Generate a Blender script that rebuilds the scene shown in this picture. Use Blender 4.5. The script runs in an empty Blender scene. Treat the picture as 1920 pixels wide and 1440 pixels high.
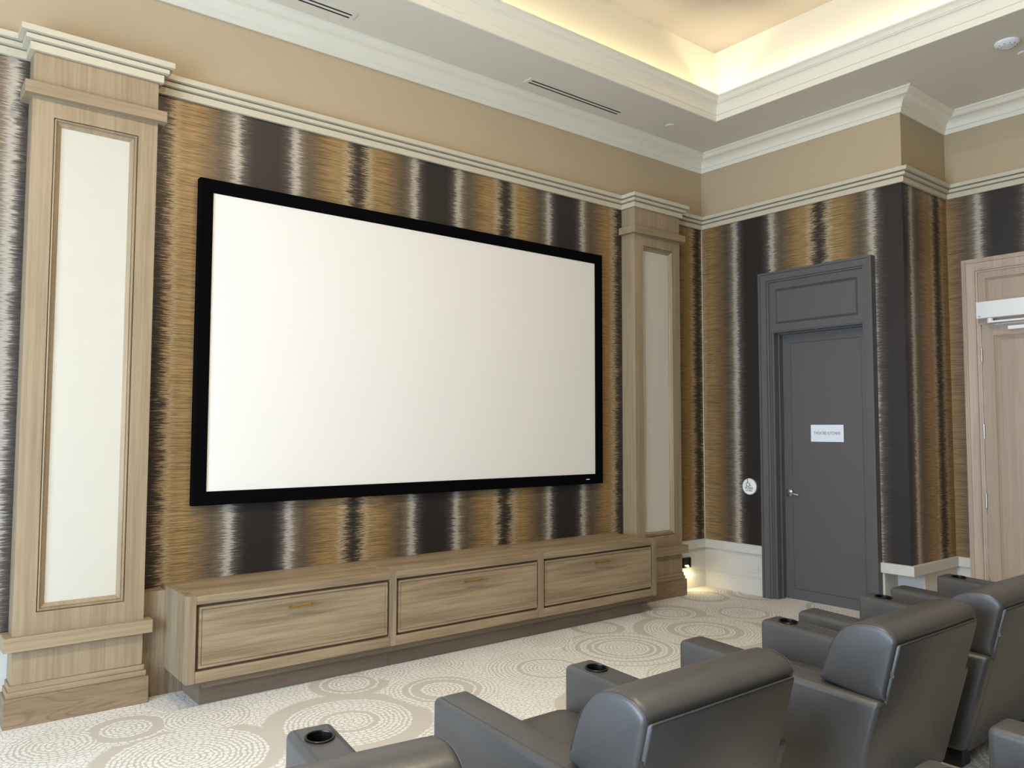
import bpy, bmesh, math, random
from mathutils import Vector, Matrix
random.seed(7)
scene = bpy.context.scene
C = scene.collection
R = math.radians

# ------------------------------------------------------------------ camera
CAM = (-6.445, -5.003, 1.537); YAW, PITCH, ROLL, FPX = 38.495, 3.329, 0.147, 1474.5
cd = bpy.data.cameras.new('camera'); cam = bpy.data.objects.new('camera', cd); C.objects.link(cam)
cd.sensor_width = 36.0; cd.lens = FPX / 1920.0 * 36.0; cd.clip_start = 0.05
_y, _p, _r = R(YAW), R(PITCH), R(ROLL)
fwd = Vector((math.sin(_y)*math.cos(_p), math.cos(_y)*math.cos(_p), math.sin(_p)))
rt = Vector((math.cos(_y), -math.sin(_y), 0)); up = rt.cross(fwd)
rt2 = rt*math.cos(_r) + up*math.sin(_r); up2 = -rt*math.sin(_r) + up*math.cos(_r)
m = Matrix.Identity(4)
for i in range(3):
    m[i][0], m[i][1], m[i][2], m[i][3] = rt2[i], up2[i], -fwd[i], CAM[i]
cam.matrix_world = m
scene.camera = cam

# ------------------------------------------------------------------ world, exposure, large lights
SKY, SKY_COL = 18.0, (0.60, 0.78, 1.0)
COVE_W, COVE_COL = 3.2, (1.0, 0.87, 0.62)
DOWN_W, DOWN_COL = 31.0, (1.0, 0.83, 0.60)
vs = scene.view_settings
vs.view_transform = 'Standard'; vs.look = 'None'; vs.gamma = 1.0; vs.use_curve_mapping = False
vs.exposure = 0.1
w = bpy.data.worlds.new('world'); scene.world = w; w.use_nodes = True
bg = w.node_tree.nodes['Background']; bg.inputs[0].default_value = (*SKY_COL, 1); bg.inputs[1].default_value = SKY

# room measures (metres)
ZC, ZR, ZK, ZS = 4.156, 3.572, 0.461, 4.305          # crown bottom, picture rail bottom, chair rail top, soffit
BX, BY = 0.82, -2.027                                 # set-back of the right wall
LX, BKY = -8.6, -9.0                                  # left wall, back wall
PD = 0.16
PL = (-5.892, -5.259); PR = (-1.172, -0.545)          # pilasters
TX, TY, TXL, TYB = -0.699, -0.717, -7.9, -8.3         # tray edges
TZL, TZT = 4.494, 4.952
DY0, DY1, DZT = -0.70, -1.789, 3.003
WIN = [(-3.3, -1.7), (-5.1, -3.5)]; WZ0, WZ1 = 0.35, 2.95

def area_light(name, loc, rot, sx, sy, power, col, shape='RECTANGLE', portal=False, parent=None):
    l = bpy.data.lights.new(name, 'AREA'); l.shape = shape; l.size = sx
    if shape == 'RECTANGLE': l.size_y = sy
    l.energy = power; l.color = col
    o = bpy.data.objects.new(name, l); C.objects.link(o); o.location = loc; o.rotation_euler = rot
    if portal: l.cycles.is_portal = True
    if parent: o.parent = parent
    return o
for y0, y1 in WIN:
    area_light('window_portal', (LX - 0.06, (y0+y1)/2, (WZ0+WZ1)/2), (0, R(-90), 0), WZ1-WZ0, y1-y0, 1, (1, 1, 1), portal=True)
# cove light strips lying behind the tray moulding
lw = TX - TXL; ld = TY - TYB
CD = 0.030; CT_ = R(48)
for (x, y, sx, sy, rot) in [((TX+TXL)/2, TY-CD, lw-0.1, 0.02, (R(180)+CT_, 0, 0)), ((TX+TXL)/2, TYB+CD, lw-0.1, 0.02, (R(180)-CT_, 0, 0)),
                            (TX-CD, (TY+TYB)/2, 0.02, ld-0.1, (0, R(180)-CT_, 0)), (TXL+CD, (TY+TYB)/2, 0.02, ld-0.1, (0, R(180)+CT_, 0))]:
    area_light('cove_light_strip', (x, y, 4.436), rot, sx, sy, COVE_W*max(sx, sy), COVE_COL)

# ------------------------------------------------------------------ node helpers and materials
class NT:
    def __init__(s, name):
        s.m = bpy.data.materials.new(name); s.m.use_nodes = True
        s.t = s.m.node_tree; s.b = s.t.nodes['Principled BSDF']
    def put(s, inp, v):
        if isinstance(v, bpy.types.NodeSocket): s.t.links.new(v, inp)
        elif v is not None:
            try: inp.default_value = v
            except Exception: inp.default_value = (*v, 1)
    def node(s, ty, ins=(), **kw):
        n = s.t.nodes.new(ty)
        for k, v in kw.items(): setattr(n, k, v)
        for i, v in (ins.items() if isinstance(ins, dict) else enumerate(ins)): s.put(n.inputs[i], v)
        return n
    def ma(s, op, a, b=None, c=None, clamp=False):
        return s.node('ShaderNodeMath', [a, b, c], operation=op, use_clamp=clamp).outputs[0]
    def co(s): return s.node('ShaderNodeTexCoord').outputs['Object']
    def sep(s, v): return s.node('ShaderNodeSeparateXYZ', [v]).outputs
    def comb(s, x, y, z): return s.node('ShaderNodeCombineXYZ', [x, y, z]).outputs[0]
    def noise(s, v, scale=1.0, detail=2.0, rough=0.5, out=0):
        return s.node('ShaderNodeTexNoise', {'Vector': v, 'Scale': scale, 'Detail': detail, 'Roughness': rough}).outputs[out]
    def ramp(s, f, pts, interp='LINEAR'):
        n = s.node('ShaderNodeValToRGB', [f]); cr = n.color_ramp; cr.interpolation = interp
        while len(cr.elements) < len(pts): cr.elements.new(0.5)
        for e, (p, c) in zip(cr.elements, pts): e.position = p; e.color = (*c, 1)
        return n.outputs[0]
    def mix(s, f, a, b, blend='MIX'):
        n = s.t.nodes.new('ShaderNodeMix'); n.data_type = 'RGBA'; n.blend_type = blend
        s.put(n.inputs[0], f); s.put(n.inputs[6], a); s.put(n.inputs[7], b); return n.outputs[2]
    def bump(s, h, strength=0.2, dist=0.01):
        n = s.node('ShaderNodeBump', {'Strength': strength, 'Distance': dist, 'Height': h}); s.t.links.new(n.outputs[0], s.b.inputs['Normal'])
    def sm(s, x, lo, hi):
        n = s.node('ShaderNodeMapRange', [x, lo, hi, 0.0, 1.0]); n.interpolation_type = 'SMOOTHSTEP'; return n.outputs[0]
    def fin(s, col=None, rough=0.5, metal=0.0, spec=0.5, coat=0.0):
        s.put(s.b.inputs['Base Color'], col); s.put(s.b.inputs['Roughness'], rough)
        s.put(s.b.inputs['Metallic'], metal); s.put(s.b.inputs['Specular IOR Level'], spec); s.put(s.b.inputs['Coat Weight'], coat)
        return s.m
def lin(r, g, b):
    f = lambda c: (c/255/12.92 if c/255 <= 0.04045 else ((c/255+0.055)/1.055)**2.4)
    return (f(r), f(g), f(b))
def plain(name, col, rough=0.5, metal=0.0, var=0.04, scale=6.0, bump=0.0, spec=0.5):
    n = NT(name); nz = n.noise(n.co(), scale, 4.0)
    k = n.ma('MULTIPLY_ADD', nz, 2*var, 1.0-var)
    c = n.mix(1.0, (*col, 1), n.comb(k, k, k), 'MULTIPLY')
    if bump: n.bump(n.noise(n.co(), 220.0, 2.0), bump, 0.002)
    return n.fin(c, rough, metal, spec)
def wood(name, base, dark, axis, streak=26.0, along=1.1, amt=0.6, figure=0.0, rough=0.5):
    n = NT(name); v = n.co(); s = n.sep(v)
    sc = [streak, streak, streak]; sc['xyz'.index(axis)] = along
    nv = n.comb(*[n.ma('MULTIPLY', s[i], sc[i]) for i in range(3)])
    warp = n.noise(n.comb(*[n.ma('MULTIPLY', s[i], (0.5 if i == 'xyz'.index(axis) else 3.0)) for i in range(3)]), 1.6, 2.0)
    a = n.noise(nv, 1.0, 5.0, 0.6)
    big = [7.0, 7.0, 7.0]; big['xyz'.index(axis)] = 0.8
    b = n.noise(n.comb(*[n.ma('MULTIPLY_ADD', warp, 1.2, n.ma('MULTIPLY', s[i], big[i])) for i in range(3)]), 1.0, 2.0)
    fine = [160.0, 160.0, 160.0]; fine['xyz'.index(axis)] = 5.0
    f = n.noise(n.comb(*[n.ma('MULTIPLY', s[i], fine[i]) for i in range(3)]), 1.0, 2.0)
    t = n.ma('ADD', n.ma('ADD', n.ma('MULTIPLY', a, 0.45), n.ma('MULTIPLY', b, 0.35)), n.ma('MULTIPLY', f, 0.2))
    t = n.sm(t, 0.34, 0.66)
    if figure:
        rg = n.ma('FRACT', n.ma('MULTIPLY', n.noise(n.comb(*[n.ma('MULTIPLY', s[i], (1.6 if i == 'xyz'.index(axis) else 9.0)) for i in range(3)]), 1.0, 1.0), 9.0))
        t = n.ma('SUBTRACT', t, n.ma('MULTIPLY', n.sm(n.ma('ABSOLUTE', n.ma('SUBTRACT', rg, 0.5)), 0.32, 0.5), figure), clamp=True)
    lo = tuple(base[i]*(1-amt)+dark[i]*amt for i in range(3))
    c = n.mix(t, (*lo, 1), (*base, 1))
    n.bump(f, 0.08, 0.002)
    return n.fin(c, rough, 0.0, 0.4)

def wallpaper(name, axis, d0, period):
    n = NT(name); s = n.sep(n.co()); u = s[axis]; z = s[2]
    ph = n.ma('FRACT', n.ma('ADD', n.ma('DIVIDE', n.ma('SUBTRACT', u, d0), period), 100.5))
    t = n.ma('MULTIPLY', n.ma('ABSOLUTE', n.ma('SUBTRACT', ph, 0.5)), 2.0)            # 0 = middle of broad dark band, 1 = narrow band
    st1 = n.noise(n.comb(n.ma('MULTIPLY', u, 11.0), n.ma('MULTIPLY', z, 125.0), 0.0), 1.0, 3.0, 0.65)
    st2 = n.noise(n.comb(n.ma('MULTIPLY', u, 18.0), n.ma('MULTIPLY', z, 300.0), 3.7), 1.0, 2.0, 0.6)
    slow = n.noise(n.comb(n.ma('MULTIPLY', u, 2.0), n.ma('MULTIPLY', z, 9.0), 9.0), 1.0, 2.0)
    amp = n.ma('MULTIPLY_ADD', n.sm(t, 0.72, 0.95), 0.9, 1.0)
    j = n.ma('ADD', n.ma('ADD', n.ma('MULTIPLY', n.ma('SUBTRACT', st1, 0.5), 0.19), n.ma('MULTIPLY', n.ma('SUBTRACT', st2, 0.5), 0.13)), n.ma('MULTIPLY', n.ma('SUBTRACT', slow, 0.5), 0.04))
    tj = n.ma('ADD', t, n.ma('MULTIPLY', j, amp))
    D = lin(43, 37, 35); S = lin(186, 178, 165); O = lin(102, 88, 70); G = lin(168, 135, 87); L = lin(198, 176, 138)
    col = n.ramp(tj, [(0.0, D), (0.13, D), (0.20, lin(68, 60, 56)), (0.245, lin(104, 95, 87)), (0.28, S), (0.315, S), (0.36, lin(128, 114, 94)), (0.44, O),
                      (0.58, lin(138, 111, 76)), (0.70, G), (0.80, lin(168, 138, 92)), (0.87, L), (0.915, lin(130, 110, 86)), (0.955, lin(66, 55, 48)), (1.0, lin(56, 48, 44))])
    # dark fibre lines over the gold, faint ones over the dark bands
    g = n.noise(n.comb(n.ma('MULTIPLY', u, 4.5), n.ma('MULTIPLY', z, 240.0), 21.0), 1.0, 3.0, 0.7)
    k = n.ma('SUBTRACT', 1.02, n.ma('MULTIPLY', n.ma('SUBTRACT', 1.0, n.sm(g, 0.38, 0.58)), n.ma('MULTIPLY_ADD', n.sm(t, 0.2, 0.5), 0.45, 0.15)))
    col = n.mix(1.0, col, n.comb(k, k, k), 'MULTIPLY')
    hi = n.ma('MULTIPLY', n.ma('MULTIPLY', n.sm(st2, 0.64, 0.78), 0.4), n.sm(t, 0.2, 0.4))
    col = n.mix(hi, col, n.mix(0.6, col, (*lin(226, 200, 150), 1)))
    n.bump(g, 0.15, 0.002)
    return n.fin(col, 0.46, 0.15, 0.5)

def carpet():
    n = NT('carpet'); v = n.co(); s0 = n.sep(v)
    wx = n.noise(v, 19.0, 2.0); wy = n.noise(n.comb(s0[1], s0[0], 4.0), 19.0, 2.0)
    x = n.ma('MULTIPLY_ADD', n.ma('SUBTRACT', wx, 0.5), 0.030, s0[0]); y = n.ma('MULTIPLY_ADD', n.ma('SUBTRACT', wy, 0.5), 0.030, s0[1])
    p = n.comb(x, y, 0.0)
    circ = [(-5.418, -.536, .24), (-5.057, -.62, .26), (-5.731, -.56, .24), (-5.272, -1.104, .44), (-3.558, -.575, .2), (-3.916, -.527, .16), (-4.189, -.592, .24),
            (-3.80, -1.022, .34), (-4.471, -1.148, .45), (-3.03, -1.10, .42), (-2.304, -1.073, .44), (-1.452, -1.118, .56), (-2.049, -.55, .22), (-1.203, -.58, .32),
            (-.72, -.95, .34), (-2.60, -.60, .2), (.05, -.568, .4), (-1.62, -.42, .18), (-.45, -.33, .25), (.12, -1.43, .36), (-6.05, -1.15, .4), (-4.95, -1.85, .4), (-4.05, -1.85, .4),
            (-3.2, -1.85, .34), (-2.4, -1.9, .4), (-1.5, -2.05, .36), (-.6, -1.75, .45), (-5.8, -1.9, .35), (-.2, -2.6, .5), (-1.0, -2.8, .4), (-2.1, -3.7, .45), (-2.75, -3.3, .35), (-1.2, -3.7, .42), (-3.0, -4.3, .45)]
    best = 9.0; cx = cy = None
    for i, (a, b, r) in enumerate(circ):
        d = n.node('ShaderNodeVectorMath', [p, (a, b, 0)], operation='DISTANCE').outputs['Value']
        q = n.ma('DIVIDE', d, r)
        if i == 0: best, cx, cy = q, a, b
        else:
            lt = n.ma('LESS_THAN', q, best)
            fx = n.node('ShaderNodeMix', {0: lt, 2: cx, 3: a}); fy = n.node('ShaderNodeMix', {0: lt, 2: cy, 3: b})
            cx, cy = fx.outputs[0], fy.outputs[0]; best = n.ma('MINIMUM', best, q)
    dx = n.ma('SUBTRACT', x, cx); dy = n.ma('SUBTRACT', y, cy)
    d = n.ma('SQRT', n.ma('ADD', n.ma('MULTIPLY', dx, dx), n.ma('MULTIPLY', dy, dy)))
    W = 0.026
    k = n.ma('DIVIDE', d, W); idx = n.ma('FLOOR', k); fr = n.ma('SUBTRACT', k, idx)
    hs = n.ma('ADD', n.ma('ADD', n.ma('MULTIPLY', idx, 12.9898), n.ma('MULTIPLY', cx, 78.233)), n.ma('MULTIPLY', cy, 37.719))
    rnd0 = n.ma('FRACT', n.ma('MULTIPLY', n.ma('SINE', hs), 437.585))
    rnd = n.ma('MAXIMUM', rnd0, n.ma('MULTIPLY', n.ma('LESS_THAN', idx, 4.5), 0.45))
    ang = n.ma('ADD', n.ma('DIVIDE', n.ma('ARCTAN2', dy, dx), 2*math.pi), 0.5)
    cnt = n.ma('ADD', n.ma('FLOOR', n.ma('MULTIPLY', n.ma('ADD', idx, 0.5), 2*math.pi*W/0.038)), 1.0)
    fa = n.ma('FRACT', n.ma('ADD', n.ma('MULTIPLY', ang, cnt), rnd))
    ed = n.ma('MULTIPLY', n.ma('SUBTRACT', n.noise(v, 95.0, 2.0), 0.5), 1.5)
    ra = n.ma('DIVIDE', n.ma('SUBTRACT', fr, 0.5), n.ma('MULTIPLY_ADD', rnd, 0.22, 0.24))
    aa = n.ma('DIVIDE', n.ma('SUBTRACT', fa, 0.5), 0.48)
    el = n.ma('ADD', n.ma('ADD', n.ma('POWER', n.ma('ABSOLUTE', ra), 2.4), n.ma('POWER', n.ma('ABSOLUTE', aa), 2.4)), ed)
    mdash = n.ma('SUBTRACT', 1.0, n.sm(el, 0.72, 1.02))
    mdash = n.ma('MULTIPLY', mdash, n.ma('GREATER_THAN', rnd, 0.38))
    vo = n.node('ShaderNodeTexVoronoi', {'Vector': p, 'Scale': 32.0}, feature='DISTANCE_TO_EDGE', voronoi_dimensions='2D').outputs['Distance']
    peb = n.sm(n.ma('ADD', vo, n.ma('MULTIPLY', ed, 0.07)), 0.03, 0.13)
    inside = n.ma('SUBTRACT', 1.0, n.sm(best, 0.96, 1.02))
    wmask = n.ma('ADD', n.ma('MULTIPLY', mdash, inside), n.ma('MULTIPLY', peb, n.ma('SUBTRACT', 1.0, inside)))
    pile = n.sm(n.noise(v, 300.0, 3.0, 0.7), 0.3, 0.7)
    grey = n.mix(pile, (*lin(178, 172, 160), 1), (*lin(218, 212, 201), 1))
    white = n.mix(pile, (*lin(216, 214, 208), 1), (*lin(246, 245, 242), 1))
    col = n.mix(wmask, grey, white)
    n.bump(n.ma('ADD', n.ma('MULTIPLY', pile, 0.5), wmask), 0.35, 0.004)
    return n.fin(col, 0.95, 0.0, 0.1)

M = {}
M['carpet'] = carpet()
M['wp_front'] = wallpaper('wallpaper_front', 0, -3.205, 1.335)
M['wp_left'] = wallpaper('wallpaper_left', 0, -5.77, 1.335)
M['wp_corner'] = wallpaper('wallpaper_corner', 0, 0.5975, 1.335)
M['wp_right'] = wallpaper('wallpaper_right', 1, -0.604, 1.366)
M['wp_return'] = wallpaper('wallpaper_return', 0, -0.06, 1.335)
M['wp_next'] = wallpaper('wallpaper_next', 1, -2.48, 1.335)
M['far_wall'] = plain('far_wall_covering', lin(84, 74, 64), 0.8, var=0.05)
M['upper'] = plain('upper_wall_paint', lin(188, 170, 140), 0.85, var=0.02)
M['ceiling'] = plain('ceiling_paint', lin(228, 220, 203), 0.9, var=0.02)
M['tray'] = plain('tray_paint', lin(240, 232, 212), 0.9, var=0.015)
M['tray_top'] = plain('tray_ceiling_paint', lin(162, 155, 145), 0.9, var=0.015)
M['trim'] = plain('trim_paint', lin(246, 238, 218), 0.5, var=0.015)
M['rail'] = plain('rail_paint', lin(206, 196, 173), 0.55, var=0.02)
M['lower'] = plain('lower_wall_paint', lin(208, 206, 199), 0.6, var=0.02)
M['oak_v'] = wood('oak_vertical', lin(170, 151, 122), lin(128, 108, 82), 'z', 60, 1.2, 0.6)
M['oak_x'] = wood('oak_horizontal', lin(170, 151, 122), lin(128, 106, 80), 'x', 60, 1.2, 0.6)
M['oak_base'] = wood('oak_base', lin(158, 136, 108), lin(100, 78, 56), 'x', 26, 1.0, 0.6, figure=0.5)
M['cab_x'] = wood('walnut_horizontal', lin(168, 149, 119), lin(98, 80, 60), 'x', 34, 1.1, 0.75)
M['cab_z'] = wood('walnut_vertical', lin(166, 148, 120), lin(98, 81, 62), 'z', 34, 1.1, 0.75)
M['cab_dark'] = plain('cabinet_gap', lin(104, 82, 58), 0.8)
M['plinth'] = wood('walnut_plinth', lin(136, 117, 99), lin(92, 76, 62), 'x', 30, 1.0, 0.6)
M['door2_z'] = wood('pale_oak_vertical', lin(202, 184, 166), lin(158, 134, 112), 'z', 34, 0.9, 0.5, figure=0.25)
M['door2_y'] = wood('pale_oak_cross', lin(202, 184, 166), lin(158, 134, 112), 'y', 34, 0.9, 0.5, figure=0.25)
M['door2_leaf'] = wood('pale_oak_leaf', lin(188, 170, 152), lin(160, 140, 122), 'z', 60, 0.9, 0.5)
M['fabric'] = plain('cream_fabric', lin(206, 200, 185), 0.9, var=0.02, bump=0.1)
M['screen'] = plain('screen_white', lin(238, 234, 226), 0.85, var=0.005, spec=0.2)
M['black'] = plain('black_velvet', lin(6, 6, 7), 0.95, spec=0.05)
M['door_grey'] = plain('grey_paint', lin(92, 90, 90), 0.5, var=0.03, bump=0.05)
M['leather'] = None
M['brass'] = plain('brass', lin(200, 160, 70), 0.3, 1.0)
M['steel'] = plain('satin_steel', lin(205, 203, 198), 0.3, 1.0)
M['white_plastic'] = plain('white_plastic', lin(250, 250, 250), 0.45)
M['paper'] = plain('white_paper', lin(236, 240, 248), 0.8, var=0.01)
M['ink'] = plain('grey_ink', lin(120, 122, 128), 0.8)
M['ink_dark'] = plain('black_ink', lin(20, 20, 20), 0.7)
M['dark_slot'] = plain('dark_slot', lin(24, 20, 18), 0.9)
M['black_plastic'] = plain('black_plastic', lin(10, 10, 11), 0.35)
M['bronze'] = plain('bronze', lin(36, 25, 21), 0.7)
M['thread'] = plain('seam_thread', lin(74, 74, 75), 0.6)
def leather():
    n = NT('grey_leather'); v = n.co()
    nz = n.noise(v, 5.0, 3.0)
    c = n.mix(nz, (*lin(66, 65, 65), 1), (*lin(79, 78, 77), 1))
    vo = n.node('ShaderNodeTexVoronoi', {'Vector': v, 'Scale': 320.0}, feature='DISTANCE_TO_EDGE').outputs['Distance']
    wr = n.noise(v, 14.0, 3.0)
    n.bump(n.ma('ADD', n.ma('MULTIPLY', n.sm(vo, 0.0, 0.12), 0.12), n.ma('MULTIPLY', wr, 1.6)), 0.22, 0.006)
    return n.fin(c, 0.35, 0.0, 0.65)
M['leather'] = leather()
def lens(name, power):
    n = NT(name); n.put(n.b.inputs['Emission Color'], (1, .86, .6, 1)); n.put(n.b.inputs['Emission Strength'], power)
    return n.fin((.9, .85, .75, 1), 0.4)
M['lens'] = lens('lamp_lens', 14.0); M['step_lens'] = lens('step_lens', 2.5)

# ------------------------------------------------------------------ mesh helpers
def tag(o, label=None, cat=None, group=None, kind=None):
    for k, v in (('label', label), ('category', cat), ('group', group), ('kind', kind)):
        if v: o[k] = v
    return o
def link(name, me, mat, parent=None, smooth=None):
    if mat is not None: me.materials.append(mat)
    if smooth is not None:
        for p in me.polygons: p.use_smooth = True
        me.set_sharp_from_angle(angle=R(smooth))
    o = bpy.data.objects.new(name, me); C.objects.link(o)
    if parent: o.parent = parent
    return o
def org(parent):
    v = Vector((0, 0, 0))
    while parent is not None:
        v += parent.location; parent = parent.parent
    return v
def from_bm(name, bm, mat, parent=None, smooth=None):
    off = org(parent)
    if off.length: bmesh.ops.translate(bm, verts=bm.verts, vec=-off)
    bmesh.ops.recalc_face_normals(bm, faces=bm.faces)
    me = bpy.data.meshes.new(name); bm.to_mesh(me); bm.free()
    return link(name, me, mat, parent, smooth)
def bm_box(bm, x0, x1, y0, y1, z0, z1):
    x0, x1 = sorted((x0, x1)); y0, y1 = sorted((y0, y1)); z0, z1 = sorted((z0, z1))
    v = [bm.verts.new((x, y, z)) for x in (x0, x1) for y in (y0, y1) for z in (z0, z1)]
    for f in ((0, 1, 3, 2), (4, 6, 7, 5), (0, 4, 5, 1), (2, 3, 7, 6), (0, 2, 6, 4), (1, 5, 7, 3)):
        bm.faces.new([v[i] for i in f])
    return v
def box(name, x0, x1, y0, y1, z0, z1, mat, parent=None, bev=0.0, seg=2):
    bm = bmesh.new(); bm_box(bm, x0, x1, y0, y1, z0, z1)
    if bev: bmesh.ops.bevel(bm, geom=bm.edges[:], offset=bev, segments=seg, profile=0.5, affect='EDGES')
    return from_bm(name, bm, mat, parent, 40 if bev else None)
def boxes(name, lst, mat, parent=None):
    bm = bmesh.new()
    for b in lst: bm_box(bm, *b)
    return from_bm(name, bm, mat, parent)
def inset_box(name, b, face, steps, mat, parent=None, bev=0.0):
    """box whose face (direction vector) gets profiled insets: list of (thickness, depth)"""
    bm = bmesh.new(); bm_box(bm, *b); bmesh.ops.recalc_face_normals(bm, faces=bm.faces)
    f = max(bm.faces, key=lambda f: f.normal.dot(Vector(face)))
    for t, d in steps: bmesh.ops.inset_individual(bm, faces=[f], thickness=t, depth=d)
    return from_bm(name, bm, mat, parent)
def sweep(name, path, prof, mat, parent=None, closed=False, fn=None, smooth=None, capped=True):
    """sweep profile (d, h) along a 2-D path; d goes to the right of the direction of travel; mitred corners"""
    fn = fn or (lambda a, b, h: (a, b, h))
    P = [Vector(p) for p in path]; N = len(P); rings = []
    bm = bmesh.new()
    for i in range(N):
        segs = []
        if closed or i > 0: segs.append((P[i]-P[i-1]).normalized())
        if closed or i < N-1: segs.append((P[(i+1) % N]-P[i]).normalized())
        ns = [Vector((s.y, -s.x)) for s in segs]
        if len(ns) == 1: mit = ns[0]
        else:
            b = (ns[0]+ns[1]); mit = b / (b.length_squared/2) if b.length > 1e-6 else ns[0]
        rings.append([bm.verts.new(fn(P[i].x+mit.x*d, P[i].y+mit.y*d, h)) for d, h in prof])
    K = len(prof)
    for i in range(N if closed else N-1):
        a, b = rings[i], rings[(i+1) % N]
        for k in range(K): bm.faces.new([a[k], a[(k+1) % K], b[(k+1) % K], b[k]])
    if not closed and capped:
        bm.faces.new(rings[0]); bm.faces.new(rings[-1][::-1])
    return from_bm(name, bm, mat, parent, smooth)
def prism(name, poly, axis, a0, a1, mat, parent=None, bev=0.0, seg=2, smooth=40):
    """polygon in the two other axes, extruded along axis"""
    bm = bmesh.new()
    mk = {'x': lambda a, p: (a, p[0], p[1]), 'y': lambda a, p: (p[0], a, p[1]), 'z': lambda a, p: (p[0], p[1], a)}[axis]
    A = [bm.verts.new(mk(a0, p)) for p in poly]; B = [bm.verts.new(mk(a1, p)) for p in poly]
    bm.faces.new(A); bm.faces.new(B[::-1])
    for i in range(len(poly)): bm.faces.new([A[i], A[(i+1) % len(poly)], B[(i+1) % len(poly)], B[i]])
    bmesh.ops.recalc_face_normals(bm, faces=bm.faces)
    if bev: bmesh.ops.bevel(bm, geom=bm.edges[:], offset=bev, segments=seg, profile=0.5, affect='EDGES')
    return from_bm(name, bm, mat, parent, smooth)
def lathe(name, prof, loc, axis, mat, parent=None, n=32, smooth=40):
    """profile (r, h) turned about an axis vector at loc"""
    bm = bmesh.new(); q = Vector((0, 0, 1)).rotation_difference(Vector(axis)); L = Vector(loc); rings = []
    for r, h in prof:
        if r < 1e-6: rings.append([bm.verts.new(L + q @ Vector((0, 0, h)))])
        else: rings.append([bm.verts.new(L + q @ Vector((r*math.cos(2*math.pi*i/n), r*math.sin(2*math.pi*i/n), h))) for i in range(n)])
    for a, b in zip(rings, rings[1:]):
        for i in range(n):
            va = [a[0]] if len(a) == 1 else [a[i], a[(i+1) % n]]
            vb = [b[0]] if len(b) == 1 else [b[(i+1) % n], b[i]]
            if len(va)+len(vb) > 2: bm.faces.new(va+vb)
    return from_bm(name, bm, mat, parent, smooth)
def tube(name, pts, r, mat, parent=None, n=8, closed=False):
    bm = bmesh.new(); P = [Vector(p) for p in pts]; rings = []; N = len(P)
    for i in range(N):
        t = ((P[(i+1) % N] if closed or i < N-1 else P[i]) - (P[i-1] if closed or i > 0 else P[i])).normalized()
        a = t.cross(Vector((0, 0, 1))) if abs(t.z) < 0.9 else t.cross(Vector((1, 0, 0))); a.normalize(); b = t.cross(a)
        rings.append([bm.verts.new(P[i] + a*r*math.cos(2*math.pi*k/n) + b*r*math.sin(2*math.pi*k/n)) for k in range(n)])
    for i in range(N if closed else N-1):
        for k in range(n): bm.faces.new([rings[i][k], rings[i][(k+1) % n], rings[(i+1) % N][(k+1) % n], rings[(i+1) % N][k]])
    if not closed: bm.faces.new(rings[0]); bm.faces.new(rings[-1][::-1])
    return from_bm(name, bm, mat, parent, 60)
def empty(name, loc, label=None, cat=None, group=None, kind=None):
    o = bpy.data.objects.new(name, None); C.objects.link(o); o.location = loc; o.empty_display_size = 0.1
    return tag(o, label, cat, group, kind)
def text(name, body, size, mat, parent, M4, align='CENTER', ext=0.0006):
    cu = bpy.data.curves.new(name, 'FONT'); cu.body = body; cu.size = size; cu.align_x = align; cu.align_y = 'CENTER'; cu.extrude = ext
    tmp = bpy.data.objects.new(name+'_tmp', cu); C.objects.link(tmp)
    me = bpy.data.meshes.new_from_object(tmp.evaluated_get(bpy.context.evaluated_depsgraph_get()))
    bpy.data.objects.remove(tmp); bpy.data.curves.remove(cu)
    me.transform(Matrix.Translation(-org(parent)) @ M4); me.materials.clear(); me.name = name
    return link(name, me, mat, parent)
def facing_minus_x(x, y, z):      # text plane on a wall seen from -x: text runs towards -y
    return Matrix(((0, 0, -1, x), (-1, 0, 0, y), (0, 1, 0, z), (0, 0, 0, 1)))

# ------------------------------------------------------------------ the room
T = 0.15
st = lambda o: tag(o, kind='structure')
st(box('floor', LX-T, BX+T, BKY-T, T, -0.1, 0, M['carpet']))
# screen wall
wf = st(box('wall_front', LX-T, BX+T, 0, T, 3.6, ZS+0.8, M['upper']))
box('wallpaper', -5.6, -0.85, 0, T, 0.42, 3.6, M['wp_front'], wf)
box('wallpaper', LX-T, -5.6, 0, T, 0.42, 3.6, M['wp_left'], wf)
box('wallpaper', -0.85, 0.0, 0, T, 0.42, 3.6, M['wp_corner'], wf)
box('lower_wall', LX-T, 0.0, 0, T, 0, 0.42, M['lower'], wf)
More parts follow.
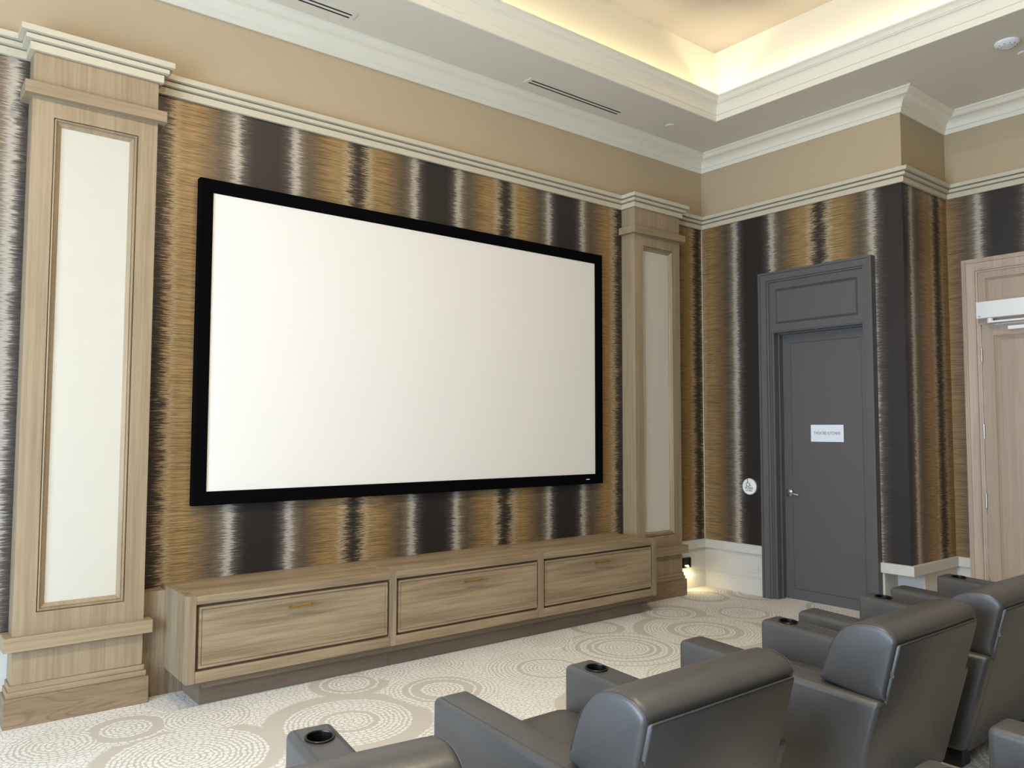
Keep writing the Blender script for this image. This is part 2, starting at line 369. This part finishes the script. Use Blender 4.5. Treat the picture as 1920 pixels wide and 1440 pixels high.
# right wall with kitchen door, return and entrance door
WT = 0.22
wr = st(boxes('wall_right', [(0, WT, 0, BY+WT, 3.6, ZS+0.8), (0, BX+WT, BY, BY+WT, 3.6, ZS+0.8), (BX, BX+WT, BY, BKY-T, 3.6, ZS+0.8)], M['upper']))
boxes('wallpaper', [(0, WT, 0, DY0-0.04, 0.42, 3.6), (0, WT, DY1+0.04, BY+0.004, 0.42, 3.6), (0, WT, DY0-0.04, DY1+0.04, 2.97, 3.6)], M['wp_right'], wr)
box('wallpaper', 0.004, BX+WT, BY, BY+WT, 0.42, 3.6, M['wp_return'], wr)
boxes('wallpaper', [(BX, BX+WT, BY, -2.20, 0.42, 3.6), (BX, BX+WT, -2.20, -3.40, 2.97, 3.6), (BX, BX+WT, -3.40, BKY-T, 0.42, 3.6)], M['wp_next'], wr)
boxes('lower_wall', [(0, WT, 0, DY0-0.04, 0, 0.42), (0, WT, DY1+0.04, BY+WT, 0, 0.42), (WT, BX+WT, BY, BY+WT, 0, 0.42), (BX, BX+WT, BY, -2.20, 0, 0.42), (BX, BX+WT, -3.40, BKY-T, 0, 0.42)], M['lower'], wr)
# left wall with windows, back wall
segs = []; ylast = T
for y0, y1 in WIN:
    segs.append((LX-T, LX, ylast, y1, 0, ZS+0.8)); segs += [(LX-T, LX, y1, y0, 0, WZ0), (LX-T, LX, y1, y0, WZ1, ZS+0.8)]; ylast = y0
segs.append((LX-T, LX, ylast, BKY-T, 0, ZS+0.8))
st(boxes('wall_left', segs, M['far_wall']))
st(box('wall_back', LX-T, BX+WT, BKY-T, BKY, 0, ZS+0.8, M['far_wall']))
for i, (y0, y1) in enumerate(WIN):
    wn = st(empty('window_%d' % (i+1), (LX-T/2, (y0+y1)/2, WZ0)))
    ym = (y0+y1)/2; zm = WZ1-0.8
    for b in [(y0, y0+.06, WZ0, WZ1), (y1-.06, y1, WZ0, WZ1), (y0, y1, WZ0, WZ0+.06), (y0, y1, WZ1-.06, WZ1), (ym-.025, ym+.025, WZ0, WZ1), (y0, y1, zm-.025, zm+.025)]:
        box('window_frame', LX-.10, LX-.04, b[0], b[1], b[2], b[3], M['trim'], wn)
# ceiling: lowered border, tray walls, tray ceiling
ce = st(boxes('ceiling', [(LX-T, BX+WT, T, TY, ZS, ZS+.06), (LX-T, BX+WT, TYB, BKY-T, ZS, ZS+.06), (TX, BX+WT, TY, TYB, ZS, ZS+.06), (LX-T, TXL, TY, TYB, ZS, ZS+.06)], M['ceiling']))
o_ = 0.017
boxes('tray_wall', [(TXL-.1, TX+.1, TY+o_, TY+.1, ZS+.06, TZT), (TXL-.1, TX+.1, TYB-o_, TYB-.1, ZS+.06, TZT), (TX+o_, TX+.1, TY+o_, TYB-o_, ZS+.06, TZT), (TXL-.1, TXL-o_, TY+o_, TYB-o_, ZS+.06, TZT)], M['tray'], ce)
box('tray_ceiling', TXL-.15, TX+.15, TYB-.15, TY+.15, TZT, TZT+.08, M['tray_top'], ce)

def cove_pts(d0, h0, d1, h1, n=7):
    """concave quarter from (d0,h0) to (d1,h1)"""
    return [(d1-(d1-d0)*math.cos(a), h0+(h1-h0)*math.sin(a)) for a in [math.pi/2*i/n for i in range(n+1)]]
def crown(zb, zt, pr):
    H = zt-zb
    p = [(0, zb), (0.012, zb), (0.016, zb+.10*H), (0.020, zb+.20*H), (0.020, zb+.235*H), (0.028, zb+.245*H)]
    p += [(0.030+(pr-.072)*(1-math.cos(a)), zb+.26*H+.44*H*math.sin(a)) for a in [math.pi/2*i/8 for i in range(9)]]
    p += [(pr-.040, zb+.73*H), (pr-.032, zb+.75*H), (pr-.028, zb+.80*H), (pr-.010, zb+.90*H), (pr-.006, zb+.91*H), (pr, zb+.93*H), (pr, zt), (0, zt)]
    return p
RW = [(LX, 0), (0, 0), (0, BY), (BX, BY), (BX, BKY), (LX, BKY)]
st(sweep('trim_1', RW, crown(ZC, ZS, 0.158), M['trim'], closed=True, smooth=28))
tray_prof = [p for p in crown(ZS, TZL, 0.114)][:-1] + [(0.100, TZL), (0.085, ZS+.160), (0.025, ZS+.105), (0.0, ZS+.080)]
tray_prof[0] = (0, ZS)
st(sweep('trim_2', [(TXL, TY), (TX, TY), (TX, TYB), (TXL, TYB)], tray_prof, M['trim'], closed=True, smooth=28))
# stepped picture rail running round the pilasters
rail = [(0, ZR), (.022, ZR), (.022, ZR+.043), (.002, ZR+.044), (.002, ZR+.051), (.046, ZR+.051), (.046, ZR+.075), (.022, ZR+.076), (.022, ZR+.083), (.070, ZR+.083), (.070, ZR+.114), (0, ZR+.114)]
def around(x):
    return [(x[0], 0), (x[0], -PD), (x[1], -PD), (x[1], 0)]
st(sweep('trim_3', [(LX, 0)] + around(PL) + around(PR) + [(0, 0), (0, BY), (BX, BY), (BX, BKY)], rail, M['rail']))
ck = [(0, ZK-.083), (.026, ZK-.083), (.030, ZK-.078), (.030, ZK-.004), (.026, ZK), (0, ZK)]
bb = [(0, 0), (.022, 0), (.022, .118), (.016, .124), (.016, .143), (.008, .150), (.008, .158), (0, .160)]
k = 4
for nm, pf in (('trim', ck), ('baseboard', bb)):
    for side, path in (('left', [(LX, 0), (PL[0], 0)]), ('front', [(PR[1], 0), (0, 0), (0, DY0)]), ('right', [(0, DY1), (0, BY), (BX, BY), (BX, -2.15)])):
        st(sweep('trim_%d' % k if nm == 'trim' else 'baseboard_'+side, path, pf, M['lower'])); k += 1
# thin white caulk bead in the corner of the wallpaper
st(box('trim_20', -0.004, 0.0, -0.004, 0.0, ZK, ZR, M['trim']))

# ------------------------------------------------------------------ kitchen door (grey)
d1 = st(empty('door_1', (0.0, -1.25, 0)))
yL, yR = -0.80, -1.705
casp = [(0, 0), (0.0, .072), (.018, .072), (.020, .062), (.074, .058), (.078, .046), (.090, .044), (.094, .030), (.105, .030), (.105, 0)]
sweep('casing', [(-DY0, 0), (-DY0, DZT), (-DY1, DZT), (-DY1, 0)], casp, M['door_grey'], d1, fn=lambda a, b, h: (-h, -a, b))
# transom board over the leaf, with a panel moulding
inset_box('transom_panel', (-.028, .12, yR-.01, yL+.01, 2.452, DZT-.09), (-1, 0, 0), [(.095, 0), (.012, .012), (.014, -.016), (.010, -.006)], M['door_grey'], d1)
boxes('jamb', [(-.02, WT, yL+.02, yL-.030, 0, 2.452), (-.02, WT, yR-.02, yR+.012, 0, 2.452), (-.02, WT, yL-.030, yR+.012, 2.44, 2.452)], M['door_grey'], d1)
boxes('door_stop', [(.045, .096, yL-.0301, yL-.044, 0, 2.4399), (.045, .096, yL-.044, yR+.012, 2.428, 2.44)], M['door_grey'], d1)
lf = inset_box('door_leaf', (.098, .142, yR+.014, yL-.032, .006, 2.436), (-1, 0, 0), [(.125, 0), (.005, -.005), (.006, .004)], M['door_grey'], d1)
hy, hz = -0.888, 0.965
h = lathe('handle', [(0, 0), (.032, 0), (.034, .006), (.028, .011), (.012, .014), (.011, .045), (0, .045)], (.098, hy, hz), (-1, 0, 0), M['steel'], lf, 24)
tube('lever', [(.056, hy+.004, hz), (.050, hy-.012, hz+.002), (.049, hy-.05, hz+.001), (.052, hy-.085, hz-.008), (.060, hy-.112, hz-.014)], .0085, M['steel'], lf)
# paper sign
sg = box('door_sign', .094, .0965, -1.427, -1.117, 1.437, 1.588, M['paper'])
tag(sg, 'white paper sign reading THEATRE KITCHEN on the grey door', 'sign')
text('lettering', 'THEATRE KITCHEN', .036, M['ink'], sg, facing_minus_x(.0932, -1.272, 1.512) @ Matrix.Diagonal((.80, 1.05, 1, 1)))
# push plate
pb = empty('push_button', (0, -.543, 1.006), 'round brushed steel accessible door push plate left of the grey door', 'button')
lathe('back_plate', [(0, 0), (.080, 0), (.080, .018), (0, .018)], (0, -.543, 1.006), (-1, 0, 0), M['steel'], pb, 40)
lathe('face_plate', [(0, .018), (.074, .018), (.076, .024), (.072, .030), (0, .031)], (0, -.543, 1.006), (-1, 0, 0), M['white_plastic'], pb, 40)
text('push_lettering', 'PUSH', .036, M['ink_dark'], pb, facing_minus_x(-.0318, -.543, .990))
text('open_lettering', 'TO OPEN', .017, M['ink_dark'], pb, facing_minus_x(-.0318, -.543, .966))
def on_plate(u, v): return (-.0320, -.543-u, 1.032+v)
tube('wheelchair_symbol', [on_plate(-.010+.019*math.cos(a), -.006+.019*math.sin(a)) for a in [R(110+i*16) for i in range(15)]], .0024, M['ink_dark'], pb, 6)
tube('wheelchair_figure', [on_plate(-.013, .030), on_plate(-.011, .006), on_plate(.006, .006), on_plate(.014, -.016), on_plate(.021, -.014)], .003, M['ink_dark'], pb, 6)
lathe('wheelchair_head', [(0, 0), (.005, 0), (.005, .002), (0, .002)], on_plate(-.014, .039), (-1, 0, 0), M['ink_dark'], pb, 12)
# wall outlet by the door
ol = inset_box('wall_outlet', (-.006, 0.0, -.615, -.495, .202, .270), (-1, 0, 0), [(.004, .001)], M['lower'])
tag(ol, 'white wall socket plate low on the wall beside the grey door', 'outlet')
inset_box('socket_face', (-.009, -.004, -.585, -.525, .218, .254), (-1, 0, 0), [(.003, .001)], M['lower'], ol)
for yy in (-.542, -.568): boxes('slot', [(-.0105, -.009, yy-.004, yy-.002, .230, .242), (-.0105, -.009, yy+.002, yy+.004, .230, .242)], M['rail'], ol)

# ------------------------------------------------------------------ entrance door (pale oak)
d2 = st(empty('door_2', (BX, -2.8, 0)))
c0, c1 = -2.150, -3.45
cas2 = [(0, 0), (0, .036), (.022, .040), (.026, .046), (.034, .046), (.038, .036), (.088, .030), (.092, .036), (.102, .036), (.106, .022), (.118, .020), (.118, 0)]
sweep('casing', [(-c0, 0), (-c0, 3.005), (-c1, 3.005), (-c1, 0)], cas2, M['door2_z'], d2, fn=lambda a, b, h: (BX-h, -a, b))
inset_box('transom_panel', (BX-.008, BX+.1, c1+.11, c0-.11, 2.452, 2.90), (-1, 0, 0), [(.095, 0), (.010, .010), (.014, -.012), (.010, -.006)], M['door2_leaf'], d2)
boxes('jamb', [(BX-.015, BX+WT, c0-.10, c0-.132, 0, 2.452), (BX-.015, BX+WT, c1+.10, c1+.132, 0, 2.452), (BX-.015, BX+WT, c0-.132, c1+.132, 2.436, 2.452)], M['door2_z'], d2)
l2 = inset_box('door_leaf', (BX-.004, BX+.042, c1+.136, c0-.138, .006, 2.432), (-1, 0, 0), [(.125, 0), (.012, .008), (.022, -.014), (.030, -.012), (.004, .004)], M['door2_leaf'], d2)
for zz in (2.18, 1.535, .95, .25):
    lathe('hinge', [(0, -.06), (.009, -.06), (.009, .06), (0, .06)], (BX-.014, c0-.134, zz), (0, 0, 1), M['steel'], l2, 12)
dc = empty('door_closer', (BX-.05, -2.3, 2.55), 'long white automatic door operator box above the oak door', 'door opener')
box('housing', BX-.125, BX-.02, -2.29, -3.20, 2.478, 2.617, M['white_plastic'], dc, .004)
box('end_badge', BX-.1262, BX-.125, -2.305, -2.325, 2.490, 2.498, M['steel'], dc)
lathe('arm_pivot', [(0, 0), (.022, 0), (.022, .038), (0, .038)], (BX-.09, -2.385, 2.438), (0, 0, 1), M['white_plastic'], dc, 16)
box('arm', BX-.10, BX-.085, -2.38, -2.95, 2.438, 2.452, M['white_plastic'], dc)
box('door_shoe', BX-.05, BX-.004, -2.50, -2.86, 2.375, 2.405, M['white_plastic'], dc, .003)

# ------------------------------------------------------------------ pilasters
def pilaster(X, label):
    x0, x1 = X; p = empty('pilaster', ((x0+x1)/2, 0, 0), label, 'pilaster', 'oak pilasters flanking the screen')
    def ring(nm, o, z0, z1, mat, bev=.002): return box(nm, x0-o, x1+o, -PD-o, 0, z0, z1, mat, p, bev, 1)
    ring('base_board', .030, 0, .150, M['oak_base'])
    ring('base_moulding', .018, .150, .180, M['oak_x'])
    ring('base_moulding', .009, .180, .210, M['oak_x'])
    ring('pedestal', 0, .210, .388, M['oak_v'])
    ring('lower_collar', .042, .388, .461, M['oak_x'], .003)
    a, z0, z1 = .103, .571, 3.231
    box('stile', x0, x0+a, -PD, 0, .461, 3.33, M['oak_v'], p); box('stile', x1-a, x1, -PD, 0, .461, 3.33, M['oak_v'], p)
    box('bottom_rail', x0+a, x1-a, -PD, 0, .461, z0, M['oak_v'], p); box('top_rail', x0+a, x1-a, -PD, 0, z1, 3.33, M['oak_v'], p)
    mp = [(0, -.05), (0, -.014), (.005, -.014), (.006, .0), (.011, .002), (.014, -.004), (.016, -.012), (.019, -.012), (.021, -.008), (.034, -.022), (.040, -.027), (.040, -.05)]
    sweep('panel_moulding', [(x0+a, z0), (x0+a, z1), (x1-a, z1), (x1-a, z0)], mp, M['oak_v'], p, closed=True, fn=lambda q, r, h: (q, -PD-h, r))
    box('fabric_panel', x0+a+.034, x1-a-.034, -PD+.028, -PD+.1, z0+.034, z1-.034, M['fabric'], p)
    ring('upper_collar', .042, 3.33, 3.397, M['oak_x'], .003)
    ring('neck', 0, 3.397, ZR, M['oak_v'])
pilaster(PL, 'tall oak pilaster with cream fabric panel left of the projection screen')
pilaster(PR, 'tall oak pilaster with cream fabric panel right of the projection screen')

# ------------------------------------------------------------------ projection screen
SX0, SX1, SZ0, SZ1, BZ = -4.977, -1.484, 1.070, 3.095, .084
ps = empty('projection_screen', ((SX0+SX1)/2, 0, SZ0), 'large white projection screen in a black velvet frame on the wall', 'screen')
fp = [(0, 0), (0, .055), (.006, .060), (BZ-.006, .056), (BZ, .046), (BZ, 0)]
sweep('frame', [(SX0, SZ0), (SX0, SZ1), (SX1, SZ1), (SX1, SZ0)], fp, M['black'], ps, closed=True, fn=lambda a, b, h: (a, -h, b))
box('screen_surface', SX0+BZ-.01, SX1-BZ+.01, -.044, -.03, SZ0+BZ-.01, SZ1-BZ+.01, M['screen'], ps)
box('badge', -1.690, -1.650, -.0605, -.058, 1.107, 1.113, M['white_plastic'], ps)

# ------------------------------------------------------------------ low media cabinets
CX0, CX1, CY, CT, CB, SW = -5.126, -1.318, -.52, .622, .153, .050
UW = (CX1-CX0-SW)/3
bp = boxes('back_panel', [(PL[1]+o, PR[0]-o, -.10, -.001, z0, z1) for o, z0, z1 in ((.032, 0, .151), (.020, .1515, .181), (.011, .1815, .211), (.001, .2115, .3865), (.0435, .387, .4625), (.001, .463, .597))], M['cab_z'])
tag(bp, 'dark walnut backing board on the wall behind the low cabinets', 'panel')
for u, lab in enumerate(('walnut low cabinet with brass pull nearest the left pilaster', 'middle walnut low cabinet of the three under the screen', 'walnut low cabinet with brass pull nearest the right pilaster')):
    b0 = CX0 if u == 0 else CX0+u*UW+SW; b1 = CX0+(u+1)*UW+SW          # unit limits: the divider belongs to the unit on its left
    x0, x1 = CX0+u*UW+SW, CX0+(u+1)*UW                                 # opening
    cb = empty('media_cabinet', ((b0+b1)/2, CY/2, 0), lab, 'cabinet', 'low cabinets under the screen')
    e = .0015
    if u == 0: box('side_panel', CX0, x0-e, CY, -.102, CB, CT, M['cab_z'], cb, .001, 1)
    box('side_panel', x1+e, b1-e, CY, -.102, CB, CT, M['cab_z'], cb, .001, 1)
    box('top_board', x0, x1, CY, -.102, CT-.046, CT-.0005, M['cab_x'], cb, .001, 1)
    box('top_back_board', b0, b1-e, -.1015, -.001, .598, CT-.0008, M['cab_x'], cb)
    box('bottom_board', x0, x1, CY, -.102, CB, CB+.060, M['cab_x'], cb, .001, 1)
    box('carcass', x0, x1, CY+.024, -.102, CB+.06, CT-.046, M['cab_dark'], cb)
    g = .0165
    df = inset_box('drawer_front', (x0+g, x1-g, CY+.003, CY+.024, CB+.060+g, CT-.046-g), (0, -1, 0), [(.017, 0), (.0025, -.006), (.002, 0), (.0025, .004)], M['cab_x'], cb)
    hx = (x0+x1)/2; hz = CB+.06+.78*(CT-CB-.106); yf = CY+.005
    tube('handle', [(hx-.08, yf-.032, hz), (hx+.08, yf-.032, hz)], .0052, M['brass'], df, 10)
    for s in (-1, 1): tube('handle_post', [(hx+s*.068, yf, hz), (hx+s*.068, yf-.032, hz)], .0045, M['brass'], df, 10)
    tx0 = -5.020 if u == 0 else b0
    box('plinth_rail', tx0, (b1 if u < 2 else -1.36)-e, CY+.035, -.102, .112, CB, M['plinth'], cb)
    box('plinth', tx0, (b1 if u < 2 else -1.392)-e, -.410, -.102, 0, .112, M['plinth'], cb)

# ------------------------------------------------------------------ ceiling and wall fittings
def vent(x0, x1, label):
    y0, y1 = -.372, -.268; v = empty('air_vent', ((x0+x1)/2, -.32, ZS), label, 'vent', 'slot diffusers in the ceiling border')
    z0 = ZS-.008
    boxes('frame', [(x0, x1, y0, y0+.022, z0, ZS), (x0, x1, y1-.022, y1, z0, ZS), (x0, x0+.03, y0+.022, y1-.022, z0, ZS), (x1-.03, x1, y0+.022, y1-.022, z0, ZS)], M['ceiling'], v)
    box('divider', x0+.03, x1-.03, -.331, -.309, z0, ZS, M['ceiling'], v)
    box('slot_backing', x0+.0302, x1-.0302, y0+.0222, y1-.0222, ZS-.006, ZS, M['dark_slot'], v)
vent(-2.575, -1.505, 'linear slot air vent in the ceiling border nearer the room corner')
vent(-5.15, -4.08, 'linear slot air vent cut by the top edge of the picture')
sp = lathe('sprinkler_cover', [(0, -.012), (.040, -.011), (.043, -.007), (.043, 0), (0, 0)], (-.962, -.413, ZS), (0, 0, 1), M['ceiling'])
tag(sp, 'small round sprinkler cover plate near the corner of the ceiling border', 'sprinkler')
sd = empty('ceiling_sensor', (-.285, -2.925, ZS), 'round white disc detector with vents in the right ceiling border', 'detector')
lathe('body', [(0, -.030), (.05, -.030), (.062, -.024), (.078, -.012), (.080, 0), (0, 0)], (-.285, -2.925, ZS), (0, 0, 1), M['white_plastic'], sd)
lathe('vent_ring', [(.036, -.0295), (.036, -.032), (.044, -.032), (.044, -.0295), (.036, -.0295)], (-.285, -2.925, ZS), (0, 0, 1), M['ceiling'], sd)
for i in range(10):
    a = 2*math.pi*i/10
    box('slot', -.285+.056*math.cos(a)-.006, -.285+.056*math.cos(a)+.006, -2.925+.056*math.sin(a)-.003, -2.925+.056*math.sin(a)+.003, ZS-.0292, ZS-.0262, M['ink'], sd)
s2 = lathe('sprinkler_cover', [(0, -.012), (.040, -.011), (.043, -.007), (.043, 0), (0, 0)], (-.02, -2.945, ZS), (0, 0, 1), M['ceiling'])
tag(s2, 'small round sprinkler cover plate beside the white disc detector', 'sprinkler')
cs = lathe('ceiling_speaker', [(0, -.0006), (.11, -.0006), (.115, -.0016), (.128, -.0016), (.130, 0), (0, 0)], (-1.745, -1.125, TZT), (0, 0, 1), M['tray_top'])
tag(cs, 'round flush speaker grille on the raised tray ceiling', 'speaker')
# recessed downlights further back in the tray
for i, (dx, dy) in enumerate([(x, -3.6) for x in (-3.6, -5.2, -6.8)]):
    dl = empty('downlight', (dx, dy, TZT), ('recessed tray downlight nearest the grey door', 'middle recessed downlight of the three in the tray', 'recessed tray downlight nearest the windows')[i], 'downlight', 'recessed downlights in the tray')
    lathe('trim_ring', [(.055, -.002), (.06, -.008), (.08, -.006), (.082, 0), (.055, 0), (.055, -.002)], (dx, dy, TZT), (0, 0, 1), M['white_plastic'], dl)
    lathe('lens', [(0, -.003), (.055, -.003), (.055, 0), (0, 0)], (dx, dy, TZT), (0, 0, 1), M['lens'], dl)
    area_light('downlight_lamp', (0, 0, -.015), (0, 0, 0), .11, .11, DOWN_W * 2.05, DOWN_COL, 'DISK', parent=dl)
# step light in the corner
sl = empty('step_light', (-.295, 0, .25), 'small bronze step light glowing low beside the right pilaster', 'step light')
boxes('housing', [(-.352, -.344, -.016, 0, .203, .297), (-.247, -.239, -.016, 0, .203, .297), (-.352, -.239, -.016, 0, .289, .297), (-.352, -.239, -.016, 0, .203, .209), (-.352, -.239, -.004, 0, .203, .297)], M['bronze'], sl)
lathe('lens', [(0, 0), (.026, 0), (.026, .003), (0, .003)], (-.2955, -.0065, .222), (0, -.55, .83), M['step_lens'], sl)
area_light('step_lamp', (0, -.10, -.045), (R(8), 0, 0), .05, .03, 0.6, (1, .80, .45), parent=sl)

# ------------------------------------------------------------------ leather recliners
def boolean_cut(o, cutter):
    md = o.modifiers.new('cut', 'BOOLEAN'); md.operation = 'DIFFERENCE'; md.object = cutter; md.solver = 'EXACT'
    dg = bpy.context.evaluated_depsgraph_get(); dg.update()
    me = bpy.data.meshes.new_from_object(o.evaluated_get(dg)); o.modifiers.clear(); old = o.data; o.data = me; me.name = o.name
    bpy.data.objects.remove(cutter)
def cushion(name, x0, x1, y0, y1, z0, z1, bev, bulge, mat, parent, front=0.0):
    bm = bmesh.new(); bm_box(bm, x0, x1, y0, y1, z0, z1)
    bmesh.ops.subdivide_edges(bm, edges=bm.edges[:], cuts=9, use_grid_fill=True)
    cx, cy, cz = (x0+x1)/2, (y0+y1)/2, (z0+z1)/2; hx, hy, hz = (x1-x0)/2, (y1-y0)/2, (z1-z0)/2
    for v in bm.verts:
        p = Vector((v.co.x-cx, v.co.y-cy, v.co.z-cz))
        q = Vector((max(-hx+bev, min(hx-bev, p.x)), max(-hy+bev, min(hy-bev, p.y)), max(-hz+bev, min(hz-bev, p.z))))
        d = p-q
        if d.length > 1e-9: p = q + d.normalized()*bev
        a, b, c = p.x/hx, p.y/hy, p.z/hz
        p.z += bulge*(1-a*a)*(1-b*b)*max(0, c)
        p.y += front*(1-a*a)*(1-c*c)*max(0, b)
        v.co = p + Vector((cx, cy, cz))
    return from_bm(name, bm, mat, parent, 60)
HW = .40; AW = .155
def make_recliner():
    r = empty('recliner', (0, 0, 0)); L = M['leather']
    poly = [(.46, .075), (.46, .568), (-.488, .526), (-.368, .075)]
    for s in (-1, 1):
        x0, x1 = (-HW, -HW+AW) if s < 0 else (HW-AW, HW)
        a = prism('arm', poly, 'x', x0, x1, L, r, .025, 4, 50)
        if s > 0:
            cut = lathe('cutter', [(0, -.08), (.042, -.08), (.044, .05), (0, .05)], (HW-AW/2, .345, .562), (0, 0, 1), L, None, 32)
            boolean_cut(a, cut)
            for p in a.data.polygons: p.use_smooth = True
            a.data.set_sharp_from_angle(angle=R(50))
            lathe('cup_holder', [(0, -.072), (.036, -.070), (.040, .002), (.046, .002), (.048, .003), (.046, .005), (.042, .0045), (.040, .0), (.037, -.066), (0, -.068)],
                  (HW-AW/2, .345, .5645), (0, -.045, 1), M['black_plastic'], a, 32)
        for xx in ((x0+.023, x1-.023)):
            tube('seam', [(xx, .440, .5652), (xx, .425, .5672), (xx, -.44, .5282)], .0012, M['thread'], a, 6)
    # seat, lower back, front panel, base
    cushion('seat', -HW+AW-.004, HW-AW+.004, -.30, .452, .25, .408, .035, .018, L, r, .008)
    cushion('footrest_panel', -HW+AW-.004, HW-AW+.004, .30, .448, .085, .250, .02, 0, L, r, .006)
    cushion('lumbar_cushion', -HW+AW-.004, HW-AW+.004, -.40, -.19, .38, .70, .05, .0, L, r, .015)
    box('base_frame', -HW+.05, HW-.05, -.34, .40, .06, .12, M['black_plastic'], r)
    # padded back: rounded section swept across the width with domed ends
    pf = [(-.222, .550), (-.228, .580), (-.238, .612), (-.264, .680), (-.293, .735), (-.333, .775), (-.385, .799), (-.434, .806), (-.474, .803), (-.506, .790), (-.528, .772),
          (-.535, .757), (-.531, .738), (-.517, .680), (-.502, .620), (-.487, .560), (-.478, .522), (-.40, .524), (-.31, .534)]
    def smooth_loop(P, n=4):
        out = []
        for i in range(len(P)):
            p0, p1, p2, p3 = [Vector(P[(i+k) % len(P)]) for k in (-1, 0, 1, 2)]
            for j in range(n):
                t = j/n
                q = 0.5*(2*p1 + (p2-p0)*t + (2*p0-5*p1+4*p2-p3)*t*t + (3*p1-p0-3*p2+p3)*t**3)
                out.append((q.x, q.y))
        return out
    pf = smooth_loop(pf)
    cy = sum(p[0] for p in pf)/len(pf); cz = sum(p[1] for p in pf)/len(pf); EX = HW-.036
    def sect(x, f):
        return [(x, cy+(py-cy)*f, cz+(pz-cz)*f) for py, pz in pf]
    ends = [(-EX+.026*(1-math.cos(R(t))), .86+.14*math.sin(R(t))) for t in (4, 22, 45, 68, 90)]
    xs = [(-EX-.006, .12), (-EX-.005, .35), (-EX-.0035, .60), (-EX-.0015, .78)] + ends + [(-.20, 1.008), (0.0, 1.012), (.20, 1.008)]
    xs += [(-x, f) for x, f in reversed(ends)] + [(EX+.0015, .78), (EX+.0035, .60), (EX+.005, .35), (EX+.006, .12)]
    bm = bmesh.new(); rings = [[bm.verts.new(c) for c in sect(x, i)] for x, i in xs]; K = len(pf)
    for A, B in zip(rings, rings[1:]):
        for k in range(K): bm.faces.new([A[k], A[(k+1) % K], B[(k+1) % K], B[k]])
    bm.faces.new(rings[0]); bm.faces.new(rings[-1][::-1])
    back = from_bm('backrest', bm, L, r, 75)
    for s in (-1, 1):
        pts = [(s*(EX-.008), p[0], p[1]) for p in [(y_+(y_-cy)*-.012, z_+(z_-cz)*-.012) for y_, z_ in pf[4:46]]]
        tube('seam', pts, .0012, M['thread'], back, 6)
    rp = prism('rear_panel', [(-.543, .735), (-.537, .743), (-.49, .738), (-.33, .078), (-.372, .072)], 'x', -HW+.054, HW-.054, L, r, .006, 2, 50)
    tube('seam', [(-HW+.06, -.540, .7405), (HW-.06, -.540, .7405)], .0022, M['leather'], rp, 6)
    for s in (-1,):
        boxes('clip', [(s*(HW-.058), s*(HW-.048), -.514, -.504, .618, .640)], M['steel'], r)
    for sx in (-1, 1):
        for y0, y1 in ((-.352, -.25), (.33, .43)):
            prism('foot', [(sx*(HW-.018), y0), (sx*(HW-.018), y1), (sx*(HW-.11), y1), (sx*(HW-.11), y0)], 'z', 0, .078, M['black_plastic'], r, .004, 1)
    return r
proto = make_recliner()
def dup(root):
    n = root.copy(); C.objects.link(n)
    for ch in root.children:
        c = ch.copy(); C.objects.link(c); c.parent = n
        for g in ch.children:
            d = g.copy(); C.objects.link(d); d.parent = c
    return n
spots = [(-5.690, -2.942, -6, 'grey leather recliner at the bottom edge, only one cup-holder arm and the rounded back showing'),
         (-4.455, -3.00, 0, 'grey leather recliner in front of the middle cabinet, both arms and seat showing'),
         (-3.13, -3.04, 0, 'grey leather recliner with a small metal clip, its whole back panel in view'),
         (-2.16, -3.05, 0, 'grey leather recliner in front of the grey door, back cut by the right edge'),
         (-1.13, -3.05, 0, 'farthest grey leather recliner, only its two arms showing before the oak door'),
         (-3.17, -4.36, 0, 'grey leather recliner of the nearer row, arm tip at the lower right corner'),
         (-4.37, -4.35, 0, 'grey leather recliner of the nearer row, just a sliver of arm at the bottom edge')]
copies = [proto] + [dup(proto) for _ in spots[1:]]
for o, (x, y, a, lab) in zip(copies, spots):
    o.location = (x, y, 0); o.rotation_euler = (0, 0, R(a))
    tag(o, lab, 'recliner', 'grey leather cinema recliners')
